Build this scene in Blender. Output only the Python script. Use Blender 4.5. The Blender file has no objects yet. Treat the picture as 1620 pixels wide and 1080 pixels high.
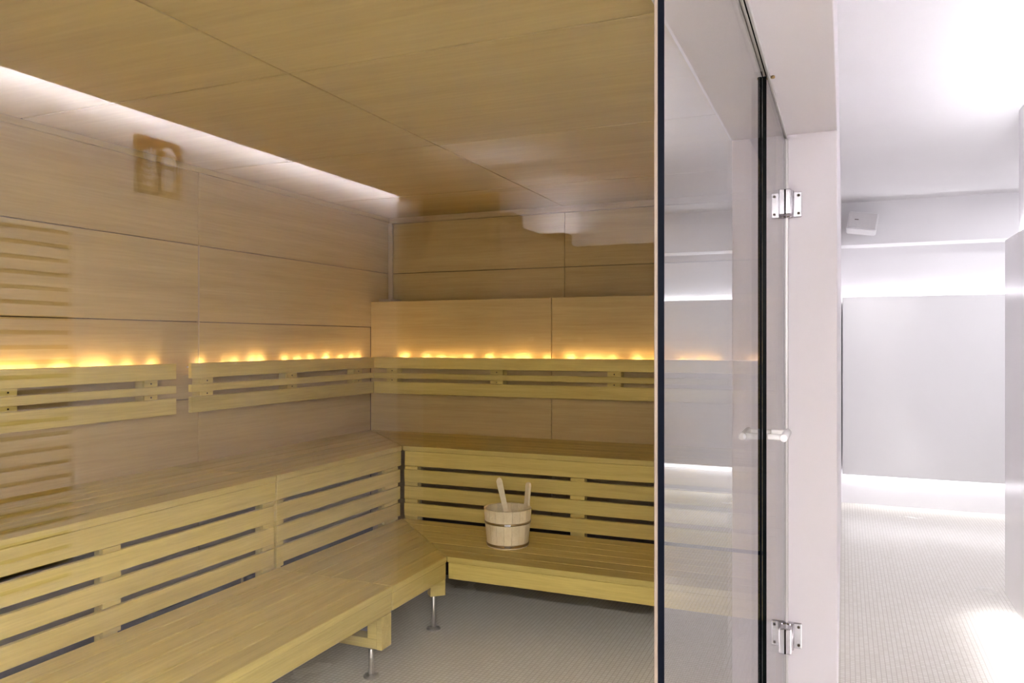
import bpy, bmesh, math, random
from mathutils import Vector, Matrix
random.seed(4)
S = bpy.context.scene
COL = S.collection

# ------------------------------------------------------------------ camera
CAM_H = 1.40
cam = bpy.data.cameras.new('camera')
cam.sensor_width = 36.0
cam.lens = 36.0 * 1232.0 / 1620.0
cam.clip_start = 0.02
camo = bpy.data.objects.new('camera', cam)
camo.location = (0, 0, CAM_H)
camo.rotation_euler = (math.radians(90), 0, math.radians(23.08))
COL.objects.link(camo)
S.camera = camo

# ------------------------------------------------------------------ world, exposure, light levels
w = bpy.data.worlds.new('world'); S.world = w
w.use_nodes = True
w.node_tree.nodes['Background'].inputs[0].default_value = (.8, .8, .85, 1)
w.node_tree.nodes['Background'].inputs[1].default_value = 0.02
S.view_settings.view_transform = 'Standard'
S.view_settings.look = 'None'
S.view_settings.gamma = 1.0
S.view_settings.use_curve_mapping = False
S.view_settings.exposure = 0.32
WHITE_LED = 58.0          # cool white strips of the corridor and lobby
COVE_LED = 50.0           # lobby cove strip
LOBBY_FILL = 49.0         # opal panels added out of view to light the sauna
FAR_LED = 15.0
CORNER_FILL = 22.0  # unseen panel added round the corner to brighten the corridor end
WARM_LED = 82.0           # warm lamps behind the sauna backrests
S.cycles.use_denoising = True
S.cycles.use_adaptive_sampling = True
S.cycles.adaptive_threshold = 0.015
S.cycles.max_bounces = 10
S.cycles.diffuse_bounces = 5
S.cycles.glossy_bounces = 4
S.cycles.transparent_max_bounces = 24
S.cycles.sample_clamp_indirect = 40.0

# ------------------------------------------------------------------ materials
def new_mat(name):
    m = bpy.data.materials.new(name); m.use_nodes = True
    nt = m.node_tree
    return m, nt, nt.nodes['Principled BSDF']

def plain(name, col, rough=.5, metal=0.0, spec=.5, coat=0.0, noise=0.0, nscale=8.0):
    m, nt, b = new_mat(name)
    b.inputs['Base Color'].default_value = (*col, 1)
    b.inputs['Roughness'].default_value = rough
    b.inputs['Metallic'].default_value = metal
    b.inputs['Specular IOR Level'].default_value = spec
    b.inputs['Coat Weight'].default_value = coat
    if noise:
        tc = nt.nodes.new('ShaderNodeTexCoord')
        n = nt.nodes.new('ShaderNodeTexNoise'); n.inputs['Scale'].default_value = nscale
        n.inputs['Detail'].default_value = 4
        nt.links.new(tc.outputs['Object'], n.inputs['Vector'])
        r = nt.nodes.new('ShaderNodeValToRGB')
        r.color_ramp.elements[0].position = .3; r.color_ramp.elements[1].position = .7
        r.color_ramp.elements[0].color = (*[c * (1 - noise) for c in col], 1)
        r.color_ramp.elements[1].color = (*[min(1, c * (1 + noise)) for c in col], 1)
        nt.links.new(n.outputs['Fac'], r.inputs['Fac'])
        nt.links.new(r.outputs['Color'], b.inputs['Base Color'])
    return m

def wood(name, dark, light, rough=.65, stretch=(1.2, 26, 26), vary=.12, fine=.35):
    """grain runs along the local X of every board"""
    m, nt, b = new_mat(name); N = nt.nodes; L = nt.links
    tc = N.new('ShaderNodeTexCoord'); oi = N.new('ShaderNodeObjectInfo')
    off = N.new('ShaderNodeVectorMath'); off.operation = 'MULTIPLY_ADD'
    L.new(oi.outputs['Random'], off.inputs[0]); off.inputs[1].default_value = (37, 53, 71)
    L.new(tc.outputs['Object'], off.inputs[2])
    mp = N.new('ShaderNodeMapping'); mp.inputs['Scale'].default_value = stretch
    L.new(off.outputs[0], mp.inputs['Vector'])
    n1 = N.new('ShaderNodeTexNoise'); n1.inputs['Scale'].default_value = 1.0
    n1.inputs['Detail'].default_value = 5; n1.inputs['Roughness'].default_value = .6
    n1.inputs['Distortion'].default_value = .4
    L.new(mp.outputs[0], n1.inputs['Vector'])
    n2 = N.new('ShaderNodeTexNoise'); n2.inputs['Scale'].default_value = 7.0; n2.inputs['Detail'].default_value = 3
    L.new(mp.outputs[0], n2.inputs['Vector'])
    mx = N.new('ShaderNodeMix'); mx.data_type = 'FLOAT'; mx.inputs[0].default_value = fine
    L.new(n1.outputs['Fac'], mx.inputs[2]); L.new(n2.outputs['Fac'], mx.inputs[3])
    r = N.new('ShaderNodeValToRGB')
    r.color_ramp.elements[0].position = .33; r.color_ramp.elements[0].color = (*dark, 1)
    r.color_ramp.elements[1].position = .66; r.color_ramp.elements[1].color = (*light, 1)
    L.new(mx.outputs[0], r.inputs['Fac'])
    hs = N.new('ShaderNodeHueSaturation')
    mr = N.new('ShaderNodeMapRange'); mr.inputs[3].default_value = 1 - vary; mr.inputs[4].default_value = 1 + vary
    L.new(oi.outputs['Random'], mr.inputs[0]); L.new(mr.outputs[0], hs.inputs['Value'])
    L.new(r.outputs['Color'], hs.inputs['Color']); L.new(hs.outputs['Color'], b.inputs['Base Color'])
    bp = N.new('ShaderNodeBump'); bp.inputs['Strength'].default_value = .08; bp.inputs['Distance'].default_value = .004
    L.new(mx.outputs[0], bp.inputs['Height']); L.new(bp.outputs[0], b.inputs['Normal'])
    b.inputs['Roughness'].default_value = rough
    b.inputs['Specular IOR Level'].default_value = .2
    return m

def emit(name, col, strength):
    m = bpy.data.materials.new(name); m.use_nodes = True
    nt = m.node_tree; nt.nodes.clear()
    o = nt.nodes.new('ShaderNodeOutputMaterial'); e = nt.nodes.new('ShaderNodeEmission')
    e.inputs[0].default_value = (*col, 1); e.inputs[1].default_value = strength
    nt.links.new(e.outputs[0], o.inputs[0])
    return m

def glass(name, tint):
    """thin architectural glazing: clear transmission, Schlick reflection on each face"""
    m = bpy.data.materials.new(name); m.use_nodes = True
    nt = m.node_tree; N = nt.nodes; L = nt.links; N.clear()
    o = N.new('ShaderNodeOutputMaterial'); mx = N.new('ShaderNodeMixShader')
    t = N.new('ShaderNodeBsdfTransparent'); t.inputs[0].default_value = (*tint, 1)
    g = N.new('ShaderNodeBsdfGlossy'); g.inputs['Roughness'].default_value = 0.0
    lw = N.new('ShaderNodeLayerWeight'); lw.inputs['Blend'].default_value = .5
    p = N.new('ShaderNodeMath'); p.operation = 'POWER'; p.inputs[1].default_value = 5.0
    L.new(lw.outputs['Facing'], p.inputs[0])
    ma = N.new('ShaderNodeMath'); ma.operation = 'MULTIPLY_ADD'; ma.inputs[1].default_value = .96; ma.inputs[2].default_value = .04
    L.new(p.outputs[0], ma.inputs[0]); L.new(ma.outputs[0], mx.inputs[0])
    L.new(t.outputs[0], mx.inputs[1]); L.new(g.outputs[0], mx.inputs[2]); L.new(mx.outputs[0], o.inputs[0])
    return m

def mosaic(name):
    m, nt, b = new_mat(name); N = nt.nodes; L = nt.links
    tc = N.new('ShaderNodeTexCoord')
    br = N.new('ShaderNodeTexBrick'); br.offset = 0.0
    br.inputs['Scale'].default_value = 1.0
    br.inputs['Brick Width'].default_value = .020; br.inputs['Row Height'].default_value = .020
    br.inputs['Mortar Size'].default_value = .0016; br.inputs['Mortar Smooth'].default_value = .2
    br.inputs['Color1'].default_value = (.72, .685, .61, 1); br.inputs['Color2'].default_value = (.78, .75, .685, 1)
    br.inputs['Mortar'].default_value = (.55, .51, .44, 1)
    L.new(tc.outputs['Object'], br.inputs['Vector'])
    n = N.new('ShaderNodeTexNoise'); n.inputs['Scale'].default_value = 1.3; n.inputs['Detail'].default_value = 5
    L.new(tc.outputs['Object'], n.inputs['Vector'])
    r = N.new('ShaderNodeMapRange'); r.inputs[1].default_value = .3; r.inputs[2].default_value = .7
    r.inputs[3].default_value = .20; r.inputs[4].default_value = .28
    L.new(n.outputs['Fac'], r.inputs[0]); L.new(r.outputs[0], b.inputs['Roughness'])
    L.new(br.outputs['Color'], b.inputs['Base Color'])
    bp = N.new('ShaderNodeBump'); bp.inputs['Strength'].default_value = .12; bp.inputs['Distance'].default_value = .002
    bp.invert = True
    L.new(br.outputs['Fac'], bp.inputs['Height']); L.new(bp.outputs[0], b.inputs['Normal'])
    return m

M = {}
M['bench'] = wood('pale aspen', (.56, .42, .115), (.73, .58, .18), vary=.10)
M['wall'] = wood('veneer panel', (.47, .335, .13), (.58, .43, .185), stretch=(.7, 16, 16), vary=.07)
M['ceil'] = wood('veneer ceiling panel', (.47, .345, .12), (.57, .43, .165), stretch=(.6, 9, 9), vary=.05)
M['backing'] = plain('dark joint backing', (.10, .065, .035), .8)
M['caulk'] = plain('pale joint bead', (.55, .43, .26), .6, noise=.08)
M['trimwood'] = wood('trim timber', (.40, .28, .13), (.50, .37, .18), vary=.05)
M['paint'] = plain('white paint', (.80, .785, .805), .6, noise=.015, nscale=2)
M['pier'] = plain('pier paint', (.70, .655, .68), .6, noise=.015, nscale=2)
M['lobbywall'] = plain('lobby wall paint', (.66, .625, .625), .6, noise=.015, nscale=2)
M['gloss'] = plain('gloss white panel', (.80, .79, .80), .16, noise=.01, nscale=1.5)
M['taupe'] = plain('taupe wall', (.075, .058, .05), .75, noise=.1, nscale=3)
M['lobbyceil'] = plain('lobby ceiling board', (.5, .47, .46), .8, noise=.06, nscale=3)
M['floor'] = mosaic('mosaic floor')
M['glass'] = glass('clear glass', (.985, .99, .975))
M['glass2'] = glass('clear side glass', (.97, .975, .965))
M['edge'] = plain('dark glass edge', (.0008, .0022, .0065), .4, spec=.08)
M['edge2'] = plain('green glass edge', (.0006, .0022, .0022), .4, spec=.06)
M['seal'] = plain('beige silicone', (.26, .20, .15), .5, noise=.05)
M['chrome'] = plain('chrome', (.52, .50, .52), .22, 1.0)
M['steel'] = plain('brushed steel', (.55, .53, .50), .3, 1.0, noise=.08, nscale=40)
M['alu'] = plain('satin aluminium', (.62, .60, .58), .4, .6)
M['lightblock'] = plain('light blocking board', (.014, .007, .005), .9, spec=.0)  # near-black, stands in for the shade behind the riser gaps
M['grey2'] = plain('grey door jamb', (.30, .27, .26), .6, noise=.03)
M['dark'] = plain('dark gap', (.007, .005, .004), .9, spec=.0)
M['grey'] = plain('speaker grille', (.62, .60, .61), .6, noise=.02, nscale=60)
M['red'] = plain('sign red', (.085, .010, .003), .4, noise=.03)
M['signwhite'] = plain('sign white', (.82, .80, .80), .4, noise=.02)
M['bucket'] = wood('bucket pine', (.80, .66, .42), (.92, .80, .56), stretch=(2, 22, 22), vary=.08)
M['brass'] = plain('hoop metal', (.42, .30, .14), .35, 1.0, noise=.06, nscale=30)
M['screw'] = plain('screw head', (.05, .035, .02), .4, .7)
M['led'] = emit('white led', (.96, .955, 1.0), WHITE_LED)
M['cove'] = emit('cove led', (1.0, .95, 1.0), COVE_LED)
M['farled'] = emit('far wall led', (.96, .96, 1.0), FAR_LED)
M['fill'] = emit('opal lamp', (.98, .96, .97), LOBBY_FILL)
M['corner_fill'] = emit('corner fill light', (.96, .96, 1.0), CORNER_FILL)
M['up'] = emit('uplight lens', (1.0, .95, .97), 75.0)
M['lockwood'] = wood('dark locker veneer', (.035, .022, .014), (.06, .04, .025), vary=.05)
M['warm'] = emit('warm led', (1.0, .73, .44), WARM_LED)

# ------------------------------------------------------------------ building helpers
WM = {}
def link(o, world, parent=None):
    COL.objects.link(o)
    WM[o.name] = world.copy()
    if parent is not None:
        o.parent = parent
        o.matrix_basis = WM[parent.name].inverted() @ world
    else:
        o.matrix_basis = world
    return o

def tag(o, label=None, cat=None, group=None, kind=None):
    if label: o['label'] = label
    if cat: o['category'] = cat
    if group: o['group'] = group
    if kind: o['kind'] = kind
    return o

def root(name, loc, label=None, cat=None, group=None, kind=None):
    o = bpy.data.objects.new(name, None)
    o.empty_display_size = .1
    link(o, Matrix.Translation(Vector(loc)))
    return tag(o, label, cat, group, kind)

def mesh_obj(name, bm, mat, world, parent=None, smooth=False):
    bmesh.ops.recalc_face_normals(bm, faces=bm.faces)
    me = bpy.data.meshes.new(name); bm.to_mesh(me); bm.free()
    for mm in (mat if isinstance(mat, (list, tuple)) else [mat]):
        me.materials.append(mm)
    if smooth:
        for p in me.polygons: p.use_smooth = True
    return link(bpy.data.objects.new(name, me), world, parent)

def prism(name, poly, z0, z1, mat, parent=None, rot=0.0, bev=.0025):
    """polygon in world XY, extruded z0..z1; local X is turned by rot so that grain runs along it"""
    cx = sum(p[0] for p in poly) / len(poly); cy = sum(p[1] for p in poly) / len(poly); cz = (z0 + z1) / 2
    W = Matrix.Translation((cx, cy, cz)) @ Matrix.Rotation(rot, 4, 'Z')
    Wi = W.inverted()
    bm = bmesh.new()
    lo = [bm.verts.new(Wi @ Vector((p[0], p[1], z0))) for p in poly]
    hi = [bm.verts.new(Wi @ Vector((p[0], p[1], z1))) for p in poly]
    n = len(poly)
    bm.faces.new(lo); bm.faces.new(hi)
    for i in range(n):
        bm.faces.new((lo[i], lo[(i + 1) % n], hi[(i + 1) % n], hi[i]))
    bmesh.ops.recalc_face_normals(bm, faces=bm.faces)
    if bev:
        bmesh.ops.bevel(bm, geom=list(bm.edges), offset=bev, segments=1, affect='EDGES', clamp_overlap=True)
    return mesh_obj(name, bm, mat, W, parent)

def box(name, x0, x1, y0, y1, z0, z1, mat, parent=None, rot=0.0, bev=.0025):
    return prism(name, [(x0, y0), (x1, y0), (x1, y1), (x0, y1)], z0, z1, mat, parent, rot, bev)

def lathe(bm, prof, seg=24, M4=Matrix.Identity(4), cap=True):
    rings = []
    for r, z in prof:
        rings.append([bm.verts.new(M4 @ Vector((r * math.cos(2 * math.pi * i / seg), r * math.sin(2 * math.pi * i / seg), z))) for i in range(seg)])
    for a, b in zip(rings, rings[1:]):
        for i in range(seg):
            bm.faces.new((a[i], a[(i + 1) % seg], b[(i + 1) % seg], b[i]))
    if cap:
        bm.faces.new(rings[0]); bm.faces.new(rings[-1])

def rod(name, p0, p1, r, mat, parent=None, seg=16, chamfer=.0015, smooth=True):
    p0, p1 = Vector(p0), Vector(p1); d = p1 - p0; h = d.length
    q = d.to_track_quat('Z', 'Y')
    W = Matrix.Translation(p0) @ q.to_matrix().to_4x4()
    bm = bmesh.new()
    lathe(bm, [(r - chamfer, 0), (r, chamfer), (r, h - chamfer), (r - chamfer, h)], seg)
    o = mesh_obj(name, bm, mat, W, parent)
    if smooth:
        for p in o.data.polygons: p.use_smooth = len(p.vertices) == 4 and p.area > 0
    return o

def plate(name, pts, origin, u, v, depth, mat, parent=None):
    """flat outline pts in (u, v) axes, extruded along u x v by depth"""
    u, v = Vector(u), Vector(v); nrm = u.cross(v)
    W = Matrix.Translation(Vector(origin))
    bm = bmesh.new()
    a = [bm.verts.new(u * p[0] + v * p[1]) for p in pts]
    b = [bm.verts.new(u * p[0] + v * p[1] + nrm * depth) for p in pts]
    bm.faces.new(a); bm.faces.new(b)
    n = len(pts)
    for i in range(n):
        bm.faces.new((a[i], a[(i + 1) % n], b[(i + 1) % n], b[i]))
    return mesh_obj(name, bm, mat, W, parent)

def structure(o, label=None):
    o['kind'] = 'structure'
    if label: o['label'] = label
    return o

R90 = math.pi / 2
# sauna sizes (metres; the camera stands at x = y = 0)
XL, YB, YB2, XS = -3.03, 4.60, 4.85, -0.20      # left wall, lower back wall, upper back wall, side glazing
ZC = 2.29; YG = 0.94                            # sauna ceiling, front glazing
YP = 2.96                                       # face of the white pier that carries the door
XO = -0.021                                     # corridor face of the sauna block
ZL = 2.14                                       # soffit over the glazing
YE = 7.36; ZCC = 2.56                           # corridor end wall and ceiling
XR = 0.81                                       # corridor right wall
XW = -2.40; ZLC = 2.225                         # lobby wall, lobby ceiling
GAP = .004

# ------------------------------------------------------------------ floor
structure(box('floor', -3.25, 2.7, -2.3, 7.6, -.06, 0, M['floor'], bev=0), 'pale mosaic floor running through sauna and corridor')

# ------------------------------------------------------------------ sauna shell
wl = structure(box('wall_left', XL - .09, XL - .016, .96, YB2 + .1, 0, 2.4, M['backing'], bev=0),
               'left sauna wall of brown grained panels')
rows = [(0, .33), (.33, .72), (.72, 1.11), (1.11, 1.50), (1.50, 1.89), (1.89, 2.262)]
for y0, y1 in ((.96, 1.46), (1.46, 3.03), (3.03, YB2)):
    for z0, z1 in rows:
        if y1 > 4 and z1 <= 1.6:
            ye = YB
        else:
            ye = y1
        # wall panels: length along Y
        prism('panel', [(XL - .018, y0 + GAP / 2), (XL, y0 + GAP / 2), (XL, ye - GAP / 2), (XL - .018, ye - GAP / 2)],
              z0 + GAP / 2, z1 - GAP / 2, M['wall'], wl, R90, .0015)
box('joint_bead', XL - .01, XL + .0025, 3.027, 3.033, 1.11, 1.89, M['caulk'], wl, bev=0)

wb = structure(box('wall_back', XL - .09, -.16, YB2 + .016, YB2 + .1, 0, 2.4, M['backing'], bev=0),
               'back sauna wall of brown grained panels with a ledge')
box('ledge_core', XL, -.2, YB + .016, YB2 + .016, 0, 1.672, M['trimwood'], wb, bev=0)
for x0, x1 in ((XL, -1.69), (-1.69, -.23)):
    for z0, z1 in ((0, .33), (.33, .72), (.72, 1.677)):
        box('panel', x0 + GAP / 2, x1 - GAP / 2, YB, YB + .018, z0 + GAP / 2, z1 - GAP / 2, M['wall'], wb, 0, .0015)
    for z0, z1 in ((1.677, 1.89), (1.89, 2.25)):
        box('panel', x0 + GAP / 2, x1 - GAP / 2, YB2, YB2 + .018, z0 + GAP / 2, z1 - GAP / 2, M['wall'], wb, 0, .0015)
structure(box('trim_1', XL, -.23, YB2 - .012, YB2 + .016, 2.25, ZC, M['trimwood'], None, 0, .002), 'dark timber strip along the top of the back sauna wall')
structure(box('trim_2', XL - .016, XL + .006, .96, YB2 - .012, 2.262, ZC, M['ceil'], None, R90, .002), 'pale timber strip along the top of the left sauna wall')
tr = structure(box('trim_3', XL + .003, XL + .036, YB2 - .036, YB2 - .003, 1.70, 2.25, M['caulk'], None, 0, .008), 'pale vertical corner bead standing on the sauna ledge')
box('base_block', XL + .002, XL + .10, YB2 - .15, YB2 - .003, 1.672, 1.70, M['caulk'], tr, 0, .003)

cl = structure(box('ceiling', XL - .09, -.18, .96, YB2 + .1, ZC + .018, ZC + .09, M['backing'], bev=0), 'sauna ceiling of large brown wood panels')
for x0, x1 in ((XL, -1.70), (-1.70, -.385)):
    for y0, y1 in ((1.045, 1.07), (1.07, 2.095), (2.095, 3.12), (3.12, 4.145), (4.145, YB2)):
        box('panel', x0 + GAP, x1 - GAP, y0 + GAP, y1 - GAP, ZC, ZC + .02, M['ceil'], cl, 0, .0015)

# side of the sauna behind the pier
ws = structure(box('wall_right', XS - .001, XO, YP, YE + .08, 0, ZCC, M['pier'], None, R90, .002), 'white pier and wall beside the glass door')
for z0, z1 in ((0, .72), (.72, 1.50), (1.50, 2.28)):
    prism('panel', [(XS - .028, YP + .03), (XS - .002, YP + .03), (XS - .002, YB2), (XS - .028, YB2)], z0 + .002, z1 - .002, M['wall'], ws, R90, .0015)

# bulkhead over the glazing
lt = structure(box('wall_lintel', -.385, XO, YG - .08, YP, ZL, ZCC + .02, M['pier'], None, R90, .002), 'white bulkhead above the glass side of the sauna')
structure(box('wall_lintel_front', XL - .09, -.385, YG - .08, YG + .10, ZL, ZCC + .02, M['paint'], None, 0, .002), 'white bulkhead above the glass front of the sauna')
structure(box('wall_front', XL - .09, XW, YG - .06, YG + .02, 0, ZL, M['paint'], None, 0, .002), 'white wall beside the sauna glass front')

# ------------------------------------------------------------------ glazing
def pane(name, x0, x1, y0, y1, z0, z1, edge, parent, gl='glass'):
    W = Matrix.Translation(((x0 + x1) / 2, (y0 + y1) / 2, (z0 + z1) / 2))
    bm = bmesh.new()
    bmesh.ops.create_cube(bm, size=1)
    for v in bm.verts:
        v.co = Vector((v.co.x * (x1 - x0), v.co.y * (y1 - y0), v.co.z * (z1 - z0)))
    thin = 0 if (x1 - x0) < (y1 - y0) else 1
    for f in bm.faces:
        f.material_index = 0 if abs(f.normal[thin]) > .5 else 1
    return mesh_obj(name, bm, [M[gl], edge], W, parent)

w1 = root('window_1', (-1.3, YG, 0), kind='structure', label='large fixed glass front of the sauna')
pane('glass_pane', XW, XS - .0125, YG, YG + .008, .01, ZL, M['edge'], w1)
box('bottom_channel', XW, XS - .012, YG - .006, YG + .014, 0, .014, M['alu'], w1, 0, .001)
w2 = root('window_2', (XS, 1.5, 0), kind='structure', label='fixed glass side of the sauna')
pane('glass_pane', XS - .008, XS, YG, 2.19, .01, ZL, M['edge'], w2, 'glass2')
box('corner_seal', XS - .0125, XS - .0082, YG, YG + .012, .01, ZL, M['seal'], w2, 0, .0005)
box('bottom_channel', XS - .014, XS + .006, YG + .014, 2.19, 0, .014, M['alu'], w2, 0, .001)
tc_ = box('top_channel', XS - .02, XS + .012, YG, YP, ZL - .014, ZL - .0005, M['alu'], w2, 0, .001)
box('channel_gasket', XS + .0035, XS + .006, YG, YP, ZL - .016, ZL - .013, M['dark'], tc_, 0, 0)
rod('channel_screw', (XS + .018, 2.28, ZL - .008), (XS + .018, 2.28, ZL - .0005), .006, M['brass'], tc_)

d1 = root('door_1', (XS + .006, YP, 0), kind='structure', label='clear glass sauna door hinged on the white pier')
DX0, DX1 = XS + .001, XS + .011; DXC = (DX0 + DX1) / 2
leaf = pane('door_leaf', DX0, DX1, 2.17, YP - .03, .012, ZL - .035, M['edge2'], d1, 'glass2')
box('seal_strip', DX0 - .003, DX1 + .006, YP - .02, YP - .001, .0, ZL - .016, M['alu'], d1, 0, .002)
box('seal_fin', DXC - .001, DXC + .002, YP - .03, YP - .0195, .012, ZL - .04, M['alu'], d1, 0, 0)
for zc in (1.888, .352):
    h = box('hinge', DXC - .026, DXC + .026, YP - .085, YP - .034, zc - .045, zc + .045, M['chrome'], d1, 0, .004)
    box('wall_plate', DXC + .008, DXC + .056, YP - .012, YP - .0005, zc - .045, zc + .045, M['chrome'], h, 0, .002)
    rod('barrel', (DXC + .018, YP - .022, zc - .048), (DXC + .018, YP - .022, zc + .048), .013, M['chrome'], h)
    box('slit', DXC + .004, DXC + .008, YP - .0862, YP - .0852, zc - .043, zc + .043, M['dark'], h, 0, 0)
    for sz in (-1, 1):
        rod('screw', (DXC + .046, YP - .016, zc + sz * .032), (DXC + .046, YP - .0118, zc + sz * .032), .005, M['screw'], h, seg=10, chamfer=.001)
hd = None
for sx in (-1, 1):
    bar = rod('handle_bar', (DXC + sx * .047, 2.185, 1.143), (DXC + sx * .047, 2.335, 1.143), .0105, M['signwhite'], d1)
    for yy in (2.205, 2.315):
        rod('standoff', (DXC + sx * .0055, yy, 1.143), (DXC + sx * .045, yy, 1.143), .0085, M['signwhite'], bar)

# ------------------------------------------------------------------ corridor
structure(box('ceiling_corridor', XO - .2, 2.7, YG - .08, 7.6, ZCC, ZCC + .06, M['paint'], None, 0, 0), 'white corridor ceiling')
we = structure(box('wall_end', -.3, 2.7, YE, YE + .1, 0, ZCC, M['paint'], None, 0, 0), 'white end wall of the corridor with a lit glossy panel')
box('bulkhead', XO, 2.6, YE - .26, YE - .001, 2.206, ZCC + .01, M['paint'], we, 0, .002)
box('gloss_panel', XO + .01, 2.55, YE - .08, YE - .045, .258, 1.781, M['gloss'], we, 0, .003)
box('panel_rail', XO + .05, 2.5, YE - .046, YE - .0005, .60, .66, M['alu'], we, 0, .002)
box('panel_rail', XO + .05, 2.5, YE - .046, YE - .0005, 1.35, 1.41, M['alu'], we, 0, .002)
wr = structure(box('wall_corridor_right', XR, XR + .12, -2.1, 4.60, 0, ZCC, M['paint'], None, R90, .002), 'white right wall of the corridor')
prism('gloss_panel', [(XR - .06, -1.9), (XR - .03, -1.9), (XR - .03, 4.605), (XR - .06, 4.605)], .125, 1.912, M['gloss'], wr, R90, .003)
for zz in (.5, 1.5):
    box('panel_rail', XR - .031, XR - .0005, -1.8, 4.5, zz, zz + .06, M['alu'], wr, 0, .002)
structure(box('wall_return', XR + .12, 2.7, 4.50, 4.60, 0, ZCC, M['paint'], None, 0, .002), 'white return wall round the corridor corner')
structure(box('wall_far_right', 2.6, 2.7, 4.6, YE, 0, ZCC, M['paint'], None, R90, 0), 'white wall closing the side corridor')

def led_strip(lab, x0, x1, y0, y1, z, facing, mat):
    r = root('led_strip', ((x0 + x1) / 2, (y0 + y1) / 2, z), lab, 'led strip')
    s = 1 if facing > 0 else -1
    za, zb = sorted((z, z + s * .008)); box('profile', x0, x1, y0, y1, za, zb, M['alu'], r, 0, 0)
    za, zb = sorted((z + s * .0082, z + s * .013)); box('diffuser', x0 + .002, x1 - .002, y0 + .002, y1 - .002, za, zb, mat, r, 0, 0)
    return r
led_strip('white light strip hidden along the top of the right corridor panel', XR - .028, XR - .002, -1.9, 4.6, 1.87, 1, M['led'])
led_strip('white light strip hidden under the right corridor panel', XR - .05, XR - .002, -1.9, 4.6, .15, -1, M['led'])
led_strip('white light strip hidden along the top of the end wall panel', XO + .03, 2.55, YE - .043, YE - .002, 1.74, 1, M['farled'])
led_strip('white light strip hidden under the end wall panel', XO + .03, 2.55, YE - .06, YE - .012, .285, -1, M['farled'])

# wall speaker on the end wall
sp = root('wall_speaker', (.14, YE - .262, 2.29), 'small white square speaker tilted on the corridor end wall', 'speaker')
Wsp = Matrix.Translation((.14, YE - .36, 2.366)) @ Matrix.Rotation(math.radians(-14), 4, 'X') @ Matrix.Rotation(math.radians(9), 4, 'Y')
bm = bmesh.new(); bmesh.ops.create_cube(bm, size=1)
for v in bm.verts: v.co = Vector((v.co.x * .225, v.co.y * .13, v.co.z * .15))
bmesh.ops.bevel(bm, geom=list(bm.edges), offset=.008, segments=2, affect='EDGES')
spk = mesh_obj('body', bm, M['paint'], Wsp, sp)
bm = bmesh.new(); bmesh.ops.create_cube(bm, size=1)
for v in bm.verts: v.co = Vector((v.co.x * .205, v.co.y * .006, v.co.z * .132))
mesh_obj('grille', bm, M['grey'], Wsp @ Matrix.Translation((0, -.067, 0)), spk)
bm = bmesh.new(); bmesh.ops.create_cube(bm, size=1)
for v in bm.verts: v.co = Vector((v.co.x * .03, v.co.y * .003, v.co.z * .005))
mesh_obj('badge', bm, M['screw'], Wsp @ Matrix.Translation((-.045, -.071, .004)), spk)
rod('bracket', (.14, YE - .30, 2.37), (.14, YE - .2605, 2.37), .02, M['paint'], sp)

# ------------------------------------------------------------------ lobby in front of the sauna (seen mirrored in the glass)
wlo = structure(box('wall_lobby', XW - .1, XW, -2.16, YG - .06, 0, 2.5, M['lobbywall'], None, R90, 0), 'white lobby wall facing the corridor')
structure(box('wall_lobby_back_right', -.80, XR + .12, -2.16, -2.06, 0, 2.5, M['paint'], None, 0, 0), 'white wall behind the lobby walkway')
wlb = structure(box('wall_lobby_back', XW, -.80, -2.16, -2.06, 0, 2.5, M['taupe'], None, 0, 0), 'dark wall at the back of the lobby')
box('frieze', -1.75, -.80, -2.0595, -2.045, 1.905, ZLC - .002, M['paint'], wlb, 0, .001)
box('jamb', XW + .001, XW + .16, -2.0595, -2.03, 0, ZLC - .01, M['grey2'], wlb, 0, .003)
structure(box('ceiling_lobby', XW + .085, XR, -2.06, YG - .08, ZLC, ZLC + .07, M['lobbyceil'], None, 0, .002), 'brown lobby ceiling with a light cove along one wall')
structure(box('ceiling_lobby_upper', XW - .1, XR + .12, -2.16, YG - .08, 2.5, ZCC, M['paint'], None, 0, 0), 'white slab above the lobby ceiling')
r = root('led_strip', (XW + .07, -.6, ZLC + .08), 'white light strip in the lobby ceiling cove', 'led strip')
box('profile', XW + .075, XW + .083, -2.04, YG - .1, ZLC + .0, ZLC + .05, M['alu'], r, 0, 0)
box('diffuser', XW + .069, XW + .0745, -2.04, YG - .1, ZLC + .01, ZLC + .045, M['cove'], r, 0, 0)

# opal panels added out of view to brighten the benches and corridor
for xx, yy, zz, lab in ((-.3, -2.0, ZLC, 'added white square fill panel at the back of the lobby beside the dark wall'),
                    (.25, -1.2, ZLC, 'added white square fill panel over the lobby walkway'),
                    (1.35, 5.7, ZCC, 'added white square fill panel round the corridor corner')):
    r = root('fill_panel', (xx + .3, yy + .28, zz - .05), lab, 'fill panel', 'added fill panels')
    box('housing', xx, xx + .6, yy, yy + .56, zz - .022, zz - .0005, M['paint'], r, 0, .003)
    box('opal_cover', xx + .02, xx + .58, yy + .02, yy + .54, zz - .05, zz - .0225, M['corner_fill' if yy > 0 else 'fill'], r, 0, .004)

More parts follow.
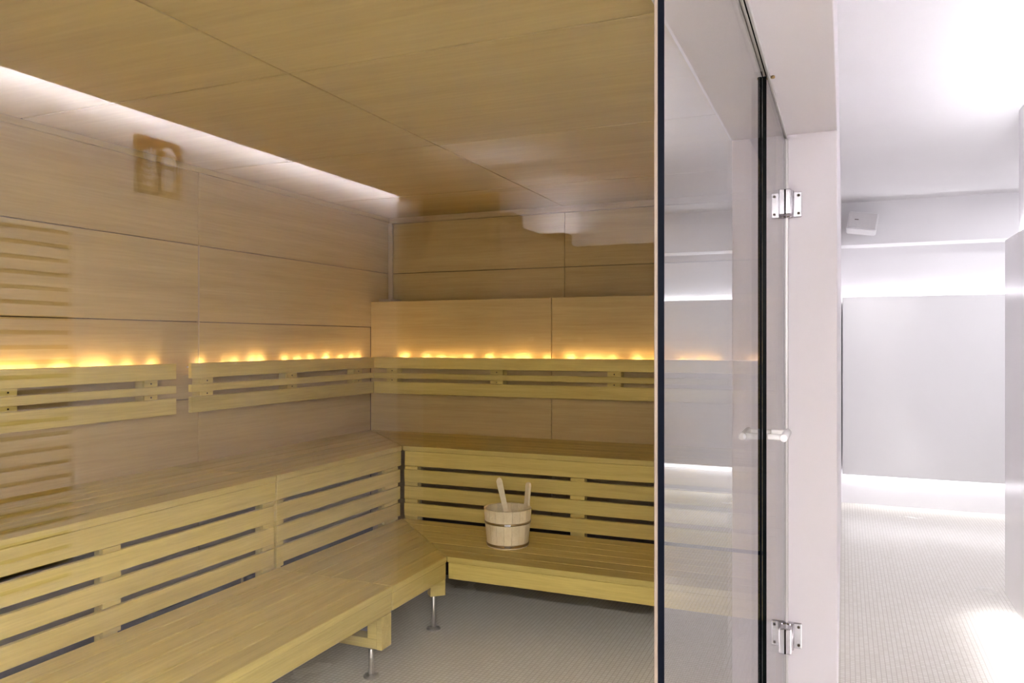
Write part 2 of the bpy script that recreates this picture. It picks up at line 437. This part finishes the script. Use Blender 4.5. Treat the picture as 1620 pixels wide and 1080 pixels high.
# dark wall cabinet with uplights on top
lk = root('wall_cabinet', (-1.525, -1.53, 1.35), 'dark timber wall cabinet in the lobby, mirrored faintly in the glass front', 'cabinet')
box('body', -1.75, -1.302, -2.0595, -1.00, 1.35, 1.90, M['lockwood'], lk, R90, .003)
for k in range(3):
    y0 = -2.055 + k * .351
    dr = box('cabinet_door', -1.3015, -1.284, y0 + .002, y0 + .348, 1.355, 1.895, M['lockwood'], lk, R90, .002)
    box('knob', -1.2838, -1.262, y0 + .03, y0 + .05, 1.40, 1.42, M['steel'], dr, 0, .003)
for uy, lab in ((-1.93, 'small dark uplight at the rear end of the dark lobby cabinet'), (-1.25, 'small dark uplight at the front end of the dark lobby cabinet')):
    ul = root('uplight', (-1.385, uy, 1.90), lab, 'lamp', 'uplights on the cabinet')
    box('lamp_body', -1.46, -1.31, uy - .06, uy + .06, 1.9005, 1.93, M['dark'], ul, 0, .004)
    for x0, x1, y0, y1 in ((-1.46, -1.452, uy - .06, uy + .06), (-1.318, -1.31, uy - .06, uy + .06), (-1.4515, -1.3185, uy - .06, uy - .052), (-1.4515, -1.3185, uy + .052, uy + .06)):
        box('shade_rim', x0, x1, y0, y1, 1.9305, 1.955, M['dark'], ul, 0, 0)
    box('lens', -1.45, -1.32, uy - .05, uy + .05, 1.9305, 1.944, M['up'], ul, 0, 0)

# fire extinguisher sign
SY, SZ, SW = -.3125, 2.06, .216
sg = root('fire_extinguisher_sign', (XW, SY, SZ - SW / 2), 'square red fire extinguisher sign with flames, mirrored in the glass above the benches', 'sign')
box('backplate', XW + .0005, XW + .004, SY - SW / 2, SY + SW / 2, SZ - SW / 2, SZ + SW / 2, M['red'], sg, 0, .001)
o_ = (XW + .0041, SY, SZ); U = (0, 1, 0); V = (0, 0, 1)
plate('border_line', [(-.1, .094), (.1, .094), (.1, .099), (-.1, .099)], o_, U, V, .0006, M['red'], sg)
def pic(name, pts): plate(name, [(p[0] * .1, p[1] * .1) for p in pts], o_, U, V, .0012, M['signwhite'], sg)
pic('extinguisher_body', [(-.72, -.82), (-.16, -.82), (-.16, .0), (-.72, .0)])
pic('extinguisher_shoulder', [(-.74, .14), (-.14, .14), (-.14, .32), (-.22, .46), (-.34, .52), (-.54, .52), (-.66, .46), (-.74, .32)])
pic('extinguisher_valve', [(-.52, .54), (-.36, .54), (-.36, .62), (-.14, .72), (-.10, .64), (-.06, .72), (-.30, .84), (-.50, .86), (-.70, .70), (-.86, .44), (-.82, .38), (-.62, .60), (-.52, .64)])
pic('extinguisher_hose', [(-.88, .36), (-.80, .30), (-.78, -.10), (-.84, -.10)])
pic('flame', [(.26, .12), (.44, .10), (.62, .20), (.70, .40), (.60, .62), (.58, .44), (.48, .74), (.40, .48), (.30, .66), (.22, .40)])
pic('flame', [(.24, .02), (.40, -.08), (.58, -.06), (.72, .06), (.60, .04), (.44, .08), (.32, .12)])
pic('flame', [(.20, -.24), (.40, -.34), (.62, -.30), (.76, -.12), (.60, -.18), (.40, -.16), (.26, -.06)])
pic('flame', [(.10, -.34), (.30, -.50), (.54, -.54), (.70, -.38), (.54, -.42), (.34, -.34), (.20, -.24)])
pic('flame', [(.26, -.70), (.44, -.80), (.66, -.76), (.72, -.60), (.56, -.66), (.38, -.58)])

# louvred vent panel on the lobby wall
lv = root('louvred_vent_panel', (XW, .40, .58), 'white louvred vent panel with dark slots, mirrored in the glass at the far left', 'vent panel')
box('back_plate', XW + .0005, XW + .004, .06, .76, .60, 1.78, M['dark'], lv, 0, 0)
LP = .0475
for k in range(24):
    z0 = .615 + k * LP
    box('slat', XW + .006, XW + .018, .062, .758, z0 + .014, z0 + LP, M['lobbywall'], lv, R90, .001)
for y0, y1 in ((.03, .06), (.76, .79)):
    box('frame_side', XW + .0005, XW + .022, y0, y1, .58, 1.80, M['paint'], lv, R90, .002)
for z0, z1 in ((.58, .612), (1.768, 1.80)):
    box('frame_rail', XW + .0005, XW + .022, .0605, .7595, z0, z1, M['paint'], lv, R90, .002)

# ------------------------------------------------------------------ benches
PZ = .027
def bench_left(name, label, group, xb, xf, ztop, y0, y1, mitre, nplanks=6, fascia=.078, riser=False, battens=(), ymit=None):
    """left-hand bench: planks along Y, open mitre at its far end when mitre is True (the line y = ymit(x))"""
    b = root(name, ((xb + xf) / 2, (y0 + y1) / 2, 0), label, 'bench', group)
    wd = (xf - xb) / nplanks
    for k in range(nplanks):
        a0 = xb + k * wd + .004; a1 = xb + (k + 1) * wd - .004 if k < nplanks - 1 else xf
        e0 = ymit(a0) if mitre else y1; e1 = ymit(a1) if mitre else y1
        prism('plank', [(a0, y0), (a1, y0), (a1, e1), (a0, e0)], ztop - PZ, ztop, M['bench'], b, R90, .0015)
    e = ymit(xf) if mitre else y1
    prism('fascia', [(xf - .024, y0 + .0005), (xf - .0015, y0 + .0005), (xf - .0015, e - .004), (xf - .024, e - .004 + (0 if not mitre else .0))],
          ztop - PZ - .002 - fascia, ztop - PZ - .0015, M['bench'], b, R90, .002)
    box('back_bearer', xb + .01, xb + .05, y0 + .01, y1 - .05, ztop - PZ - .062, ztop - PZ - .0005, M['bench'], b, 0, .002)
    for yy in [y0 + .02, (y0 + y1) / 2, y1 - (.10 if mitre else .065)]:
        box('bearer', xb + .052, xf - .026, yy, yy + .045, ztop - PZ - .06, ztop - PZ - .0005, M['bench'], b, 0, .002)
    if riser:
        for k in range(3):
            zt = ztop - .136 - k * .0985
            prism('riser_slat', [(xf - .022, y0 + .0005), (xf - .002, y0 + .0005), (xf - .002, e - .012), (xf - .022, e - .012)], zt - .075, zt, M['bench'], b, R90, .002)
        for ba0, ba1 in battens:
            box('batten', xf - .052, xf - .0225, ba0, ba1, .30, ztop - PZ - .08, M['bench'], b, 0, .002)
            for k in range(4):
                zg = ztop - .117 - .0 - k * .097
                box('spacer', xf - .022, xf - .007, ba0, ba1, zg - .0185, zg + .0025 if k else zg - .001, M['bench'], b, R90, .001)
    if riser:
        box('shade_board', xf - .20, xf - .18, y0 + .002, y1 - .03, .002, .362, M['lightblock'], b, 0, 0)  # hidden dark board added to block light from below behind the riser
    return b

mit = lambda x: YB + (XL - x) + .0 - .004          # left benches end here
mitb = lambda y: XL + (YB - y) + .004              # back benches start here
XU, YU, ZU = -2.39, 3.96, .787
XLo, YLo, ZLo = -1.76, 3.33, .364
YS = 2.86
# the room corner is square, so the mitre runs at 45 degrees from the back-left corner
bench_left('upper_bench', 'long upper wooden bench section along the left wall, cut off by the left frame edge', 'upper benches',
           XL, XU, ZU, 1.00, YS - .003, False, 6, .086, True, ((1.02, 1.09), (1.955, 2.03), (2.775, 2.853)))
bench_left('upper_bench', 'short upper wooden bench section of the left row ending at the mitred corner', 'upper benches',
           XL, XU, ZU, YS + .003, mit(XU), True, 6, .086, True, ((2.866, 2.915), (3.78, 3.925)), mit)

def bench_back(name, label, group, yb, yf, ztop, x1, nplanks=6, fascia=.078, riser=False, battens=()):
    x0 = mitb(yf)
    b = root(name, ((x0 + x1) / 2, (yb + yf) / 2, 0), label, 'bench', group)
    wd = (yb - yf) / nplanks
    for k in range(nplanks):
        a0 = yf + k * wd + (.004 if k else 0); a1 = yf + (k + 1) * wd - (.004 if k < nplanks - 1 else .004)
        prism('plank', [(mitb(a0), a0), (x1, a0), (x1, a1), (mitb(a1), a1)], ztop - PZ, ztop, M['bench'], b, 0, .0015)
    box('fascia', x0 + (.012 if riser else .003), x1, yf + .0015, yf + .024, ztop - PZ - .002 - fascia, ztop - PZ - .0015, M['bench'], b, 0, .002)
    box('back_bearer', x0 + .1, x1 - .05, yb - .05, yb - .01, ztop - PZ - .062, ztop - PZ - .0005, M['bench'], b, 0, .002)
    for xx in (x0 + .10, (x0 + x1) / 2, x1 - .07):
        box('bearer', xx, xx + .045, yf + .026, yb - .052, ztop - PZ - .06, ztop - PZ - .0005, M['bench'], b, R90, .002)
    if riser:
        for k in range(3):
            zt = ztop - .136 - k * .0985
            box('riser_slat', x0 + .008, x1, yf + .002, yf + .022, zt - .075, zt, M['bench'], b, 0, .002)
        for ba0, ba1 in battens:
            box('batten', ba0, ba1, yf + .0225, yf + .052, .30, ztop - PZ - .08, M['bench'], b, R90, .002)
            for k in range(4):
                zg = ztop - .117 - k * .097
                box('spacer', ba0, ba1, yf + .007, yf + .022, zg - .0185, zg + .0025 if k else zg - .001, M['bench'], b, 0, .001)
    if riser:
        box('shade_board', x0 + .03, x1, yf + .18, yf + .20, .002, .362, M['lightblock'], b, 0, 0)  # same added light block behind the back riser
    return b
bench_back('upper_bench', 'upper wooden bench along the back wall under the slatted backrest', 'upper benches',
           YB, YU, ZU, -.25, 6, .086, True, ((-2.375, -2.29), (-1.35, -1.27), (-.34, -.262)))

def legs(b, spots):
    for x, y, zt in spots:
        l = rod('leg', (x, y, .012), (x, y, zt), .0115, M['steel'], b)
        bm = bmesh.new(); lathe(bm, [(.034, 0), (.034, .004), (.028, .010), (.013, .013)], 24)
        mesh_obj('foot_plate', bm, M['steel'], Matrix.Translation((x, y, 0.0005)), l)

lo1 = bench_left('lower_bench', 'long lower wooden bench section along the left side in the foreground', 'lower benches',
                 XU + .004, XLo, ZLo, 1.00, YS - .023, False, 6, .077)
for y0 in (1.02, 2.757):
    fr = box('leg_frame_post', XLo - .027, XLo - .0015, y0, y0 + .075, .118, ZLo - PZ - .0805, M['bench'], lo1, 0, .002)
    box('leg_frame_inner_post', XLo - .075, XLo - .0275, y0 + .003, y0 + .07, .16, ZLo - PZ - .062, M['bench'], lo1, 0, .002)
    box('leg_frame_beam', XU + .06, XLo - .0275, y0 + .003, y0 + .07, .118, .1595, M['bench'], lo1, 0, .002)
    box('leg_frame_back_post', XU + .06, XU + .11, y0 + .003, y0 + .07, .16, ZLo - PZ - .062, M['bench'], lo1, 0, .002)
legs(lo1, [(XLo - .058, 2.765, .1175), (XU + .09, 2.79, .1175), (XLo - .058, 1.055, .1175), (XU + .09, 1.055, .1175)])
lo2 = bench_left('lower_bench', 'short lower wooden bench section of the left row ending at the mitred corner', 'lower benches',
                 XU + .004, XLo, ZLo, YS - .017, mit(XLo), True, 6, .077, ymit=mit)
# corner post set square to the mitre
pc = Vector((XLo - .068, YLo + .02)); hw = .038
dg = [Vector((1, 1)).normalized(), Vector((-1, 1)).normalized()]
prism('corner_post', [tuple(pc + dg[0] * hw * a + dg[1] * .026 * b_) for a, b_ in ((-1, -1), (1, -1), (1, 1), (-1, 1))], .166, ZLo - PZ - .0805 + .01, M['bench'], lo2, math.pi / 4, .002)
legs(lo2, [(pc.x - .012, pc.y - .008, .1655), (XU + .09, 3.5, .27)])
lo3 = bench_back('lower_bench', 'lower wooden bench along the back wall carrying the bucket', 'lower benches',
                 YU - .004, YLo, ZLo, -.25, 6, .077)
legs(lo3, [(-.45, YLo + .12, .27), (-.45, YU - .12, .27)])

# ------------------------------------------------------------------ backrests
BR = ((1.218, 1.293), (1.150, 1.187), (1.048, 1.127))
def backrest_left(label, y0, y1, spac):
    b = root('backrest', (XL + .03, (y0 + y1) / 2, 1.048), label, 'backrest', 'slatted wooden backrests')
    for z0, z1 in BR:
        box('board', XL + .050, XL + .071, y0, y1, z0, z1, M['bench'], b, R90, .0025)
    for s0, s1 in spac:
        box('batten', XL + .0005, XL + .0495, s0, s1, 1.06, 1.230, M['bench'], b, 0, .002)
        for zc in (1.2025, 1.1385):
            q = box('spacer', XL + .050, XL + .062, s0, s1, zc - .0148 if zc > 1.2 else zc - .0108, zc + .0148 if zc > 1.2 else zc + .0108, M['bench'], b, R90, .001)
            yc = (s0 + s1) / 2
            rod('screw', (XL + .0615, yc, zc), (XL + .0635, yc, zc), .004, M['screw'], q, seg=8, chamfer=.0005)
    return b
backrest_left('slatted wooden backrest on the left wall, nearest and cut by the left frame edge', 1.02, 2.82, ((1.06, 1.14), (1.965, 2.04), (2.64, 2.715)))
backrest_left('slatted wooden backrest on the left wall reaching into the far corner', 2.912, 4.532, ((2.985, 3.065), (3.64, 3.73), (4.32, 4.405)))
b = root('backrest', (-1.6, YB - .03, 1.048), 'long slatted wooden backrest on the back wall', 'backrest', 'slatted wooden backrests')
for z0, z1 in BR:
    box('board', XL + .074, -.28, YB - .071, YB - .050, z0, z1, M['bench'], b, 0, .0025)
for s0, s1 in ((-2.86, -2.775), (-2.085, -1.995), (-1.31, -1.225), (-.5, -.42)):
    box('batten', s0, s1, YB - .0495, YB - .0005, 1.06, 1.230, M['bench'], b, R90, .002)
    for zc in (1.2025, 1.1385):
        q = box('spacer', s0, s1, YB - .062, YB - .050, zc - .0148 if zc > 1.2 else zc - .0108, zc + .0148 if zc > 1.2 else zc + .0108, M['bench'], b, 0, .001)
        xc = (s0 + s1) / 2
        rod('screw', (xc, YB - .0635, zc), (xc, YB - .0615, zc), .004, M['screw'], q, seg=8, chamfer=.0005)

# warm lamps behind the top boards
ZLED = 1.281
def warm_strip(label, along, spots, a0, a1):
    c0 = (a0 + a1) / 2
    base = (XL + .018, c0, ZLED - .02) if along == 'y' else (c0, YB - .018, ZLED - .02)
    r = root('warm_light_chain', base, label, 'light chain', 'warm light chains behind the backrests')
    if along == 'y':
        box('light_stop', XL + .001, XL + .0495, a0, a1, 1.2305, 1.234, M['trimwood'], r, 0, 0)  # strip added to stop warm light spilling down between the boards
        box('cable', XL + .020, XL + .028, a0, a1, ZLED - .012, ZLED - .004, M['alu'], r, 0, .001)
    else:
        box('light_stop', a0, a1, YB - .0495, YB - .001, 1.2305, 1.234, M['trimwood'], r, 0, 0)
        box('cable', a0, a1, YB - .028, YB - .020, ZLED - .012, ZLED - .004, M['alu'], r, 0, .001)
    for p, wd in spots:
        h = wd * .25
        if along == 'y':
            box('lamp', XL + .026, XL + .035, p - h, p + h, ZLED - .0035, ZLED + .008, M['warm'], r, 0, .002)
        else:
            box('lamp', p - h, p + h, YB - .035, YB - .026, ZLED - .0035, ZLED + .008, M['warm'], r, 0, .002)
warm_strip('warm light chain behind the nearest left backrest', 'y',
           [(1.2, .04), (1.32, .03), (1.45, .05), (1.6, .03), (1.75, .04), (1.88, .03), (2.013, .03), (2.068, .025), (2.133, .03), (2.244, .025), (2.281, .025), (2.385, .03), (2.438, .025), (2.48, .03), (2.597, .035), (2.736, .035)], 1.05, 2.80)
warm_strip('warm light chain behind the left backrest near the corner', 'y',
           [(3.037, .03), (3.201, .012), (3.28, .025), (3.418, .035), (3.484, .035), (3.696, .03), (3.812, .025), (3.933, .03), (4.093, .05), (4.25, .03), (4.371, .03), (4.453, .025)], 2.93, 4.50)
warm_strip('warm light chain behind the back wall backrest', 'x',
           [(-2.754, .05), (-2.583, .035), (-2.472, .03), (-2.369, .02), (-2.271, .035), (-2.116, .04), (-2.005, .02), (-1.912, .035), (-1.852, .035), (-1.719, .03), (-1.565, .05), (-1.45, .03), (-1.382, .025), (-1.295, .03), (-1.139, .045), (-1.025, .03), (-.865, .03), (-.756, .04), (-.685, .02), (-.475, .03)], -2.95, -.32)

# ------------------------------------------------------------------ bucket and ladle
BX, BY, BZ = -1.577, 3.645, ZLo
bk = root('sauna_bucket', (BX, BY, BZ), 'pale wooden sauna bucket with metal hoops on the lower back bench', 'bucket')
RT, RB, BH, TH = .1215, .104, .190, .013
NS = 18
ear_dir = math.atan2(.80, .58)
def stave_bm(h, half, rt=RT, rb=RB):
    bm = bmesh.new()
    rtop = rb + (rt - rb) * h / BH
    zs = [0.0, h * .5, h]
    rr = [rb, (rb + rtop) / 2 + .001, rtop]
    rings = []
    for z, r_ in zip(zs, rr):
        ring = []
        for a, q in ((-half, r_), (0, r_), (half, r_), (half, r_ - TH), (-half, r_ - TH)):
            ring.append(bm.verts.new((q * math.cos(a), q * math.sin(a), z)))
        rings.append(ring)
    for a, b2 in zip(rings, rings[1:]):
        for i in range(5):
            bm.faces.new((a[i], a[(i + 1) % 5], b2[(i + 1) % 5], b2[i]))
    bm.faces.new(rings[0]); bm.faces.new(rings[-1])
    return bm
half = math.pi / NS - .006
W0 = Matrix.Translation((BX, BY, BZ + .0005))
st0 = None
for k in range(NS):
    a = ear_dir + 2 * math.pi * k / NS
    Wk = W0 @ Matrix.Rotation(a, 4, 'Z')
    if k == 0:
        # tall handle stave with a rounded top
        bm = bmesh.new()
        hw2 = RT * math.sin(half)
        out = [(-hw2 * .86, 0), (hw2 * .86, 0), (hw2, BH), (hw2 * .82, BH + .012), (hw2 * .80, BH + .075), (hw2 * .9, BH + .098), (hw2 * .62, BH + .112), (0, BH + .117),
               (-hw2 * .62, BH + .112), (-hw2 * .9, BH + .098), (-hw2 * .80, BH + .075), (-hw2 * .82, BH + .012), (-hw2, BH)]
        slope = (RT - RB) / BH
        fa = [bm.verts.new((RB + slope * z, y, z)) for y, z in out]
        fb = [bm.verts.new((RB + slope * z - TH, y, z)) for y, z in out]
        bm.faces.new(fa); bm.faces.new(fb)
        for i in range(len(out)):
            j = (i + 1) % len(out); bm.faces.new((fa[i], fa[j], fb[j], fb[i]))
        mesh_obj('handle_stave', bm, M['bucket'], Wk, bk)
    elif st0 is None:
        st0 = mesh_obj('stave', stave_bm(BH, half), M['bucket'], Wk, bk)
    else:
        o = bpy.data.objects.new('stave', st0.data); link(o, Wk, bk)
bm = bmesh.new(); lathe(bm, [(RB - TH - .001, .012), (RB - TH - .001, .026)], 36)
mesh_obj('bottom', bm, M['bucket'], W0, bk)
def hoop(z0, z1, extra):
    bm = bmesh.new()
    r0 = RB + (RT - RB) * z0 / BH + .0005; r1 = RB + (RT - RB) * z1 / BH + .0005
    lathe(bm, [(r0, z0), (r0 + extra, z0 + .001), (r1 + extra, z1 - .001), (r1, z1)], 48, cap=False)
    o = mesh_obj('hoop', bm, M['brass'], W0, bk)
    for p in o.data.polygons: p.use_smooth = True
    return o
h1 = hoop(.118, .130, .003)
h2 = hoop(.006, .020, .003)
for hh, zz in ((h1, .124), (h2, .013)):
    aa = math.atan2(-.98, .42); rr = RB + (RT - RB) * zz / BH + .0035
    bm = bmesh.new(); bmesh.ops.create_cube(bm, size=1)
    for v in bm.verts: v.co = Vector((v.co.x * .004, v.co.y * .03, v.co.z * .010))
    mesh_obj('hoop_clasp', bm, M['chrome'], W0 @ Matrix.Rotation(aa, 4, 'Z') @ Matrix.Translation((rr + .002, 0, zz)), hh)

rgt = Vector((.92, .392, 0)); fwd = Vector((-.392, .92, 0))
lad = root('ladle', (BX, BY, BZ + .03), 'wooden ladle leaning in the bucket with its handle sticking out', 'ladle')
top = Vector((BX, BY, 0)) + rgt * (-.048) + fwd * (.0) + Vector((0, 0, .706))
bot = Vector((BX, BY, 0)) + rgt * (.018) + fwd * (.0) + Vector((0, 0, .420))
d_ = (top - bot); Ld = d_.length
zax = d_.normalized(); yax = fwd - zax * fwd.dot(zax); yax.normalize(); xax = yax.cross(zax)
Wl = Matrix(((xax.x, yax.x, zax.x, bot.x), (xax.y, yax.y, zax.y, bot.y), (xax.z, yax.z, zax.z, bot.z), (0, 0, 0, 1)))
bm = bmesh.new()
out = [(-.010, 0), (.010, 0), (.0125, Ld * .5), (.015, Ld * .86), (.016, Ld * .93), (.012, Ld * .985), (.004, Ld), (-.006, Ld * .99), (-.014, Ld * .95), (-.0145, Ld * .86), (-.012, Ld * .5)]
fa = [bm.verts.new((x, -.007, z)) for x, z in out]; fb = [bm.verts.new((x, .007, z)) for x, z in out]
bm.faces.new(fa); bm.faces.new(fb)
for i in range(len(out)):
    j = (i + 1) % len(out); bm.faces.new((fa[i], fa[j], fb[j], fb[i]))
mesh_obj('handle', bm, M['bucket'], Wl, lad)
bm = bmesh.new()
lathe(bm, [(.012, 0), (.028, .004), (.038, .018), (.041, .036), (.038, .036), (.034, .020), (.022, .008), (.004, .006)], 28)
mesh_obj('bowl', bm, M['bucket'], Matrix.Translation((bot.x + .022, bot.y, BZ + .028)), lad, smooth=True)
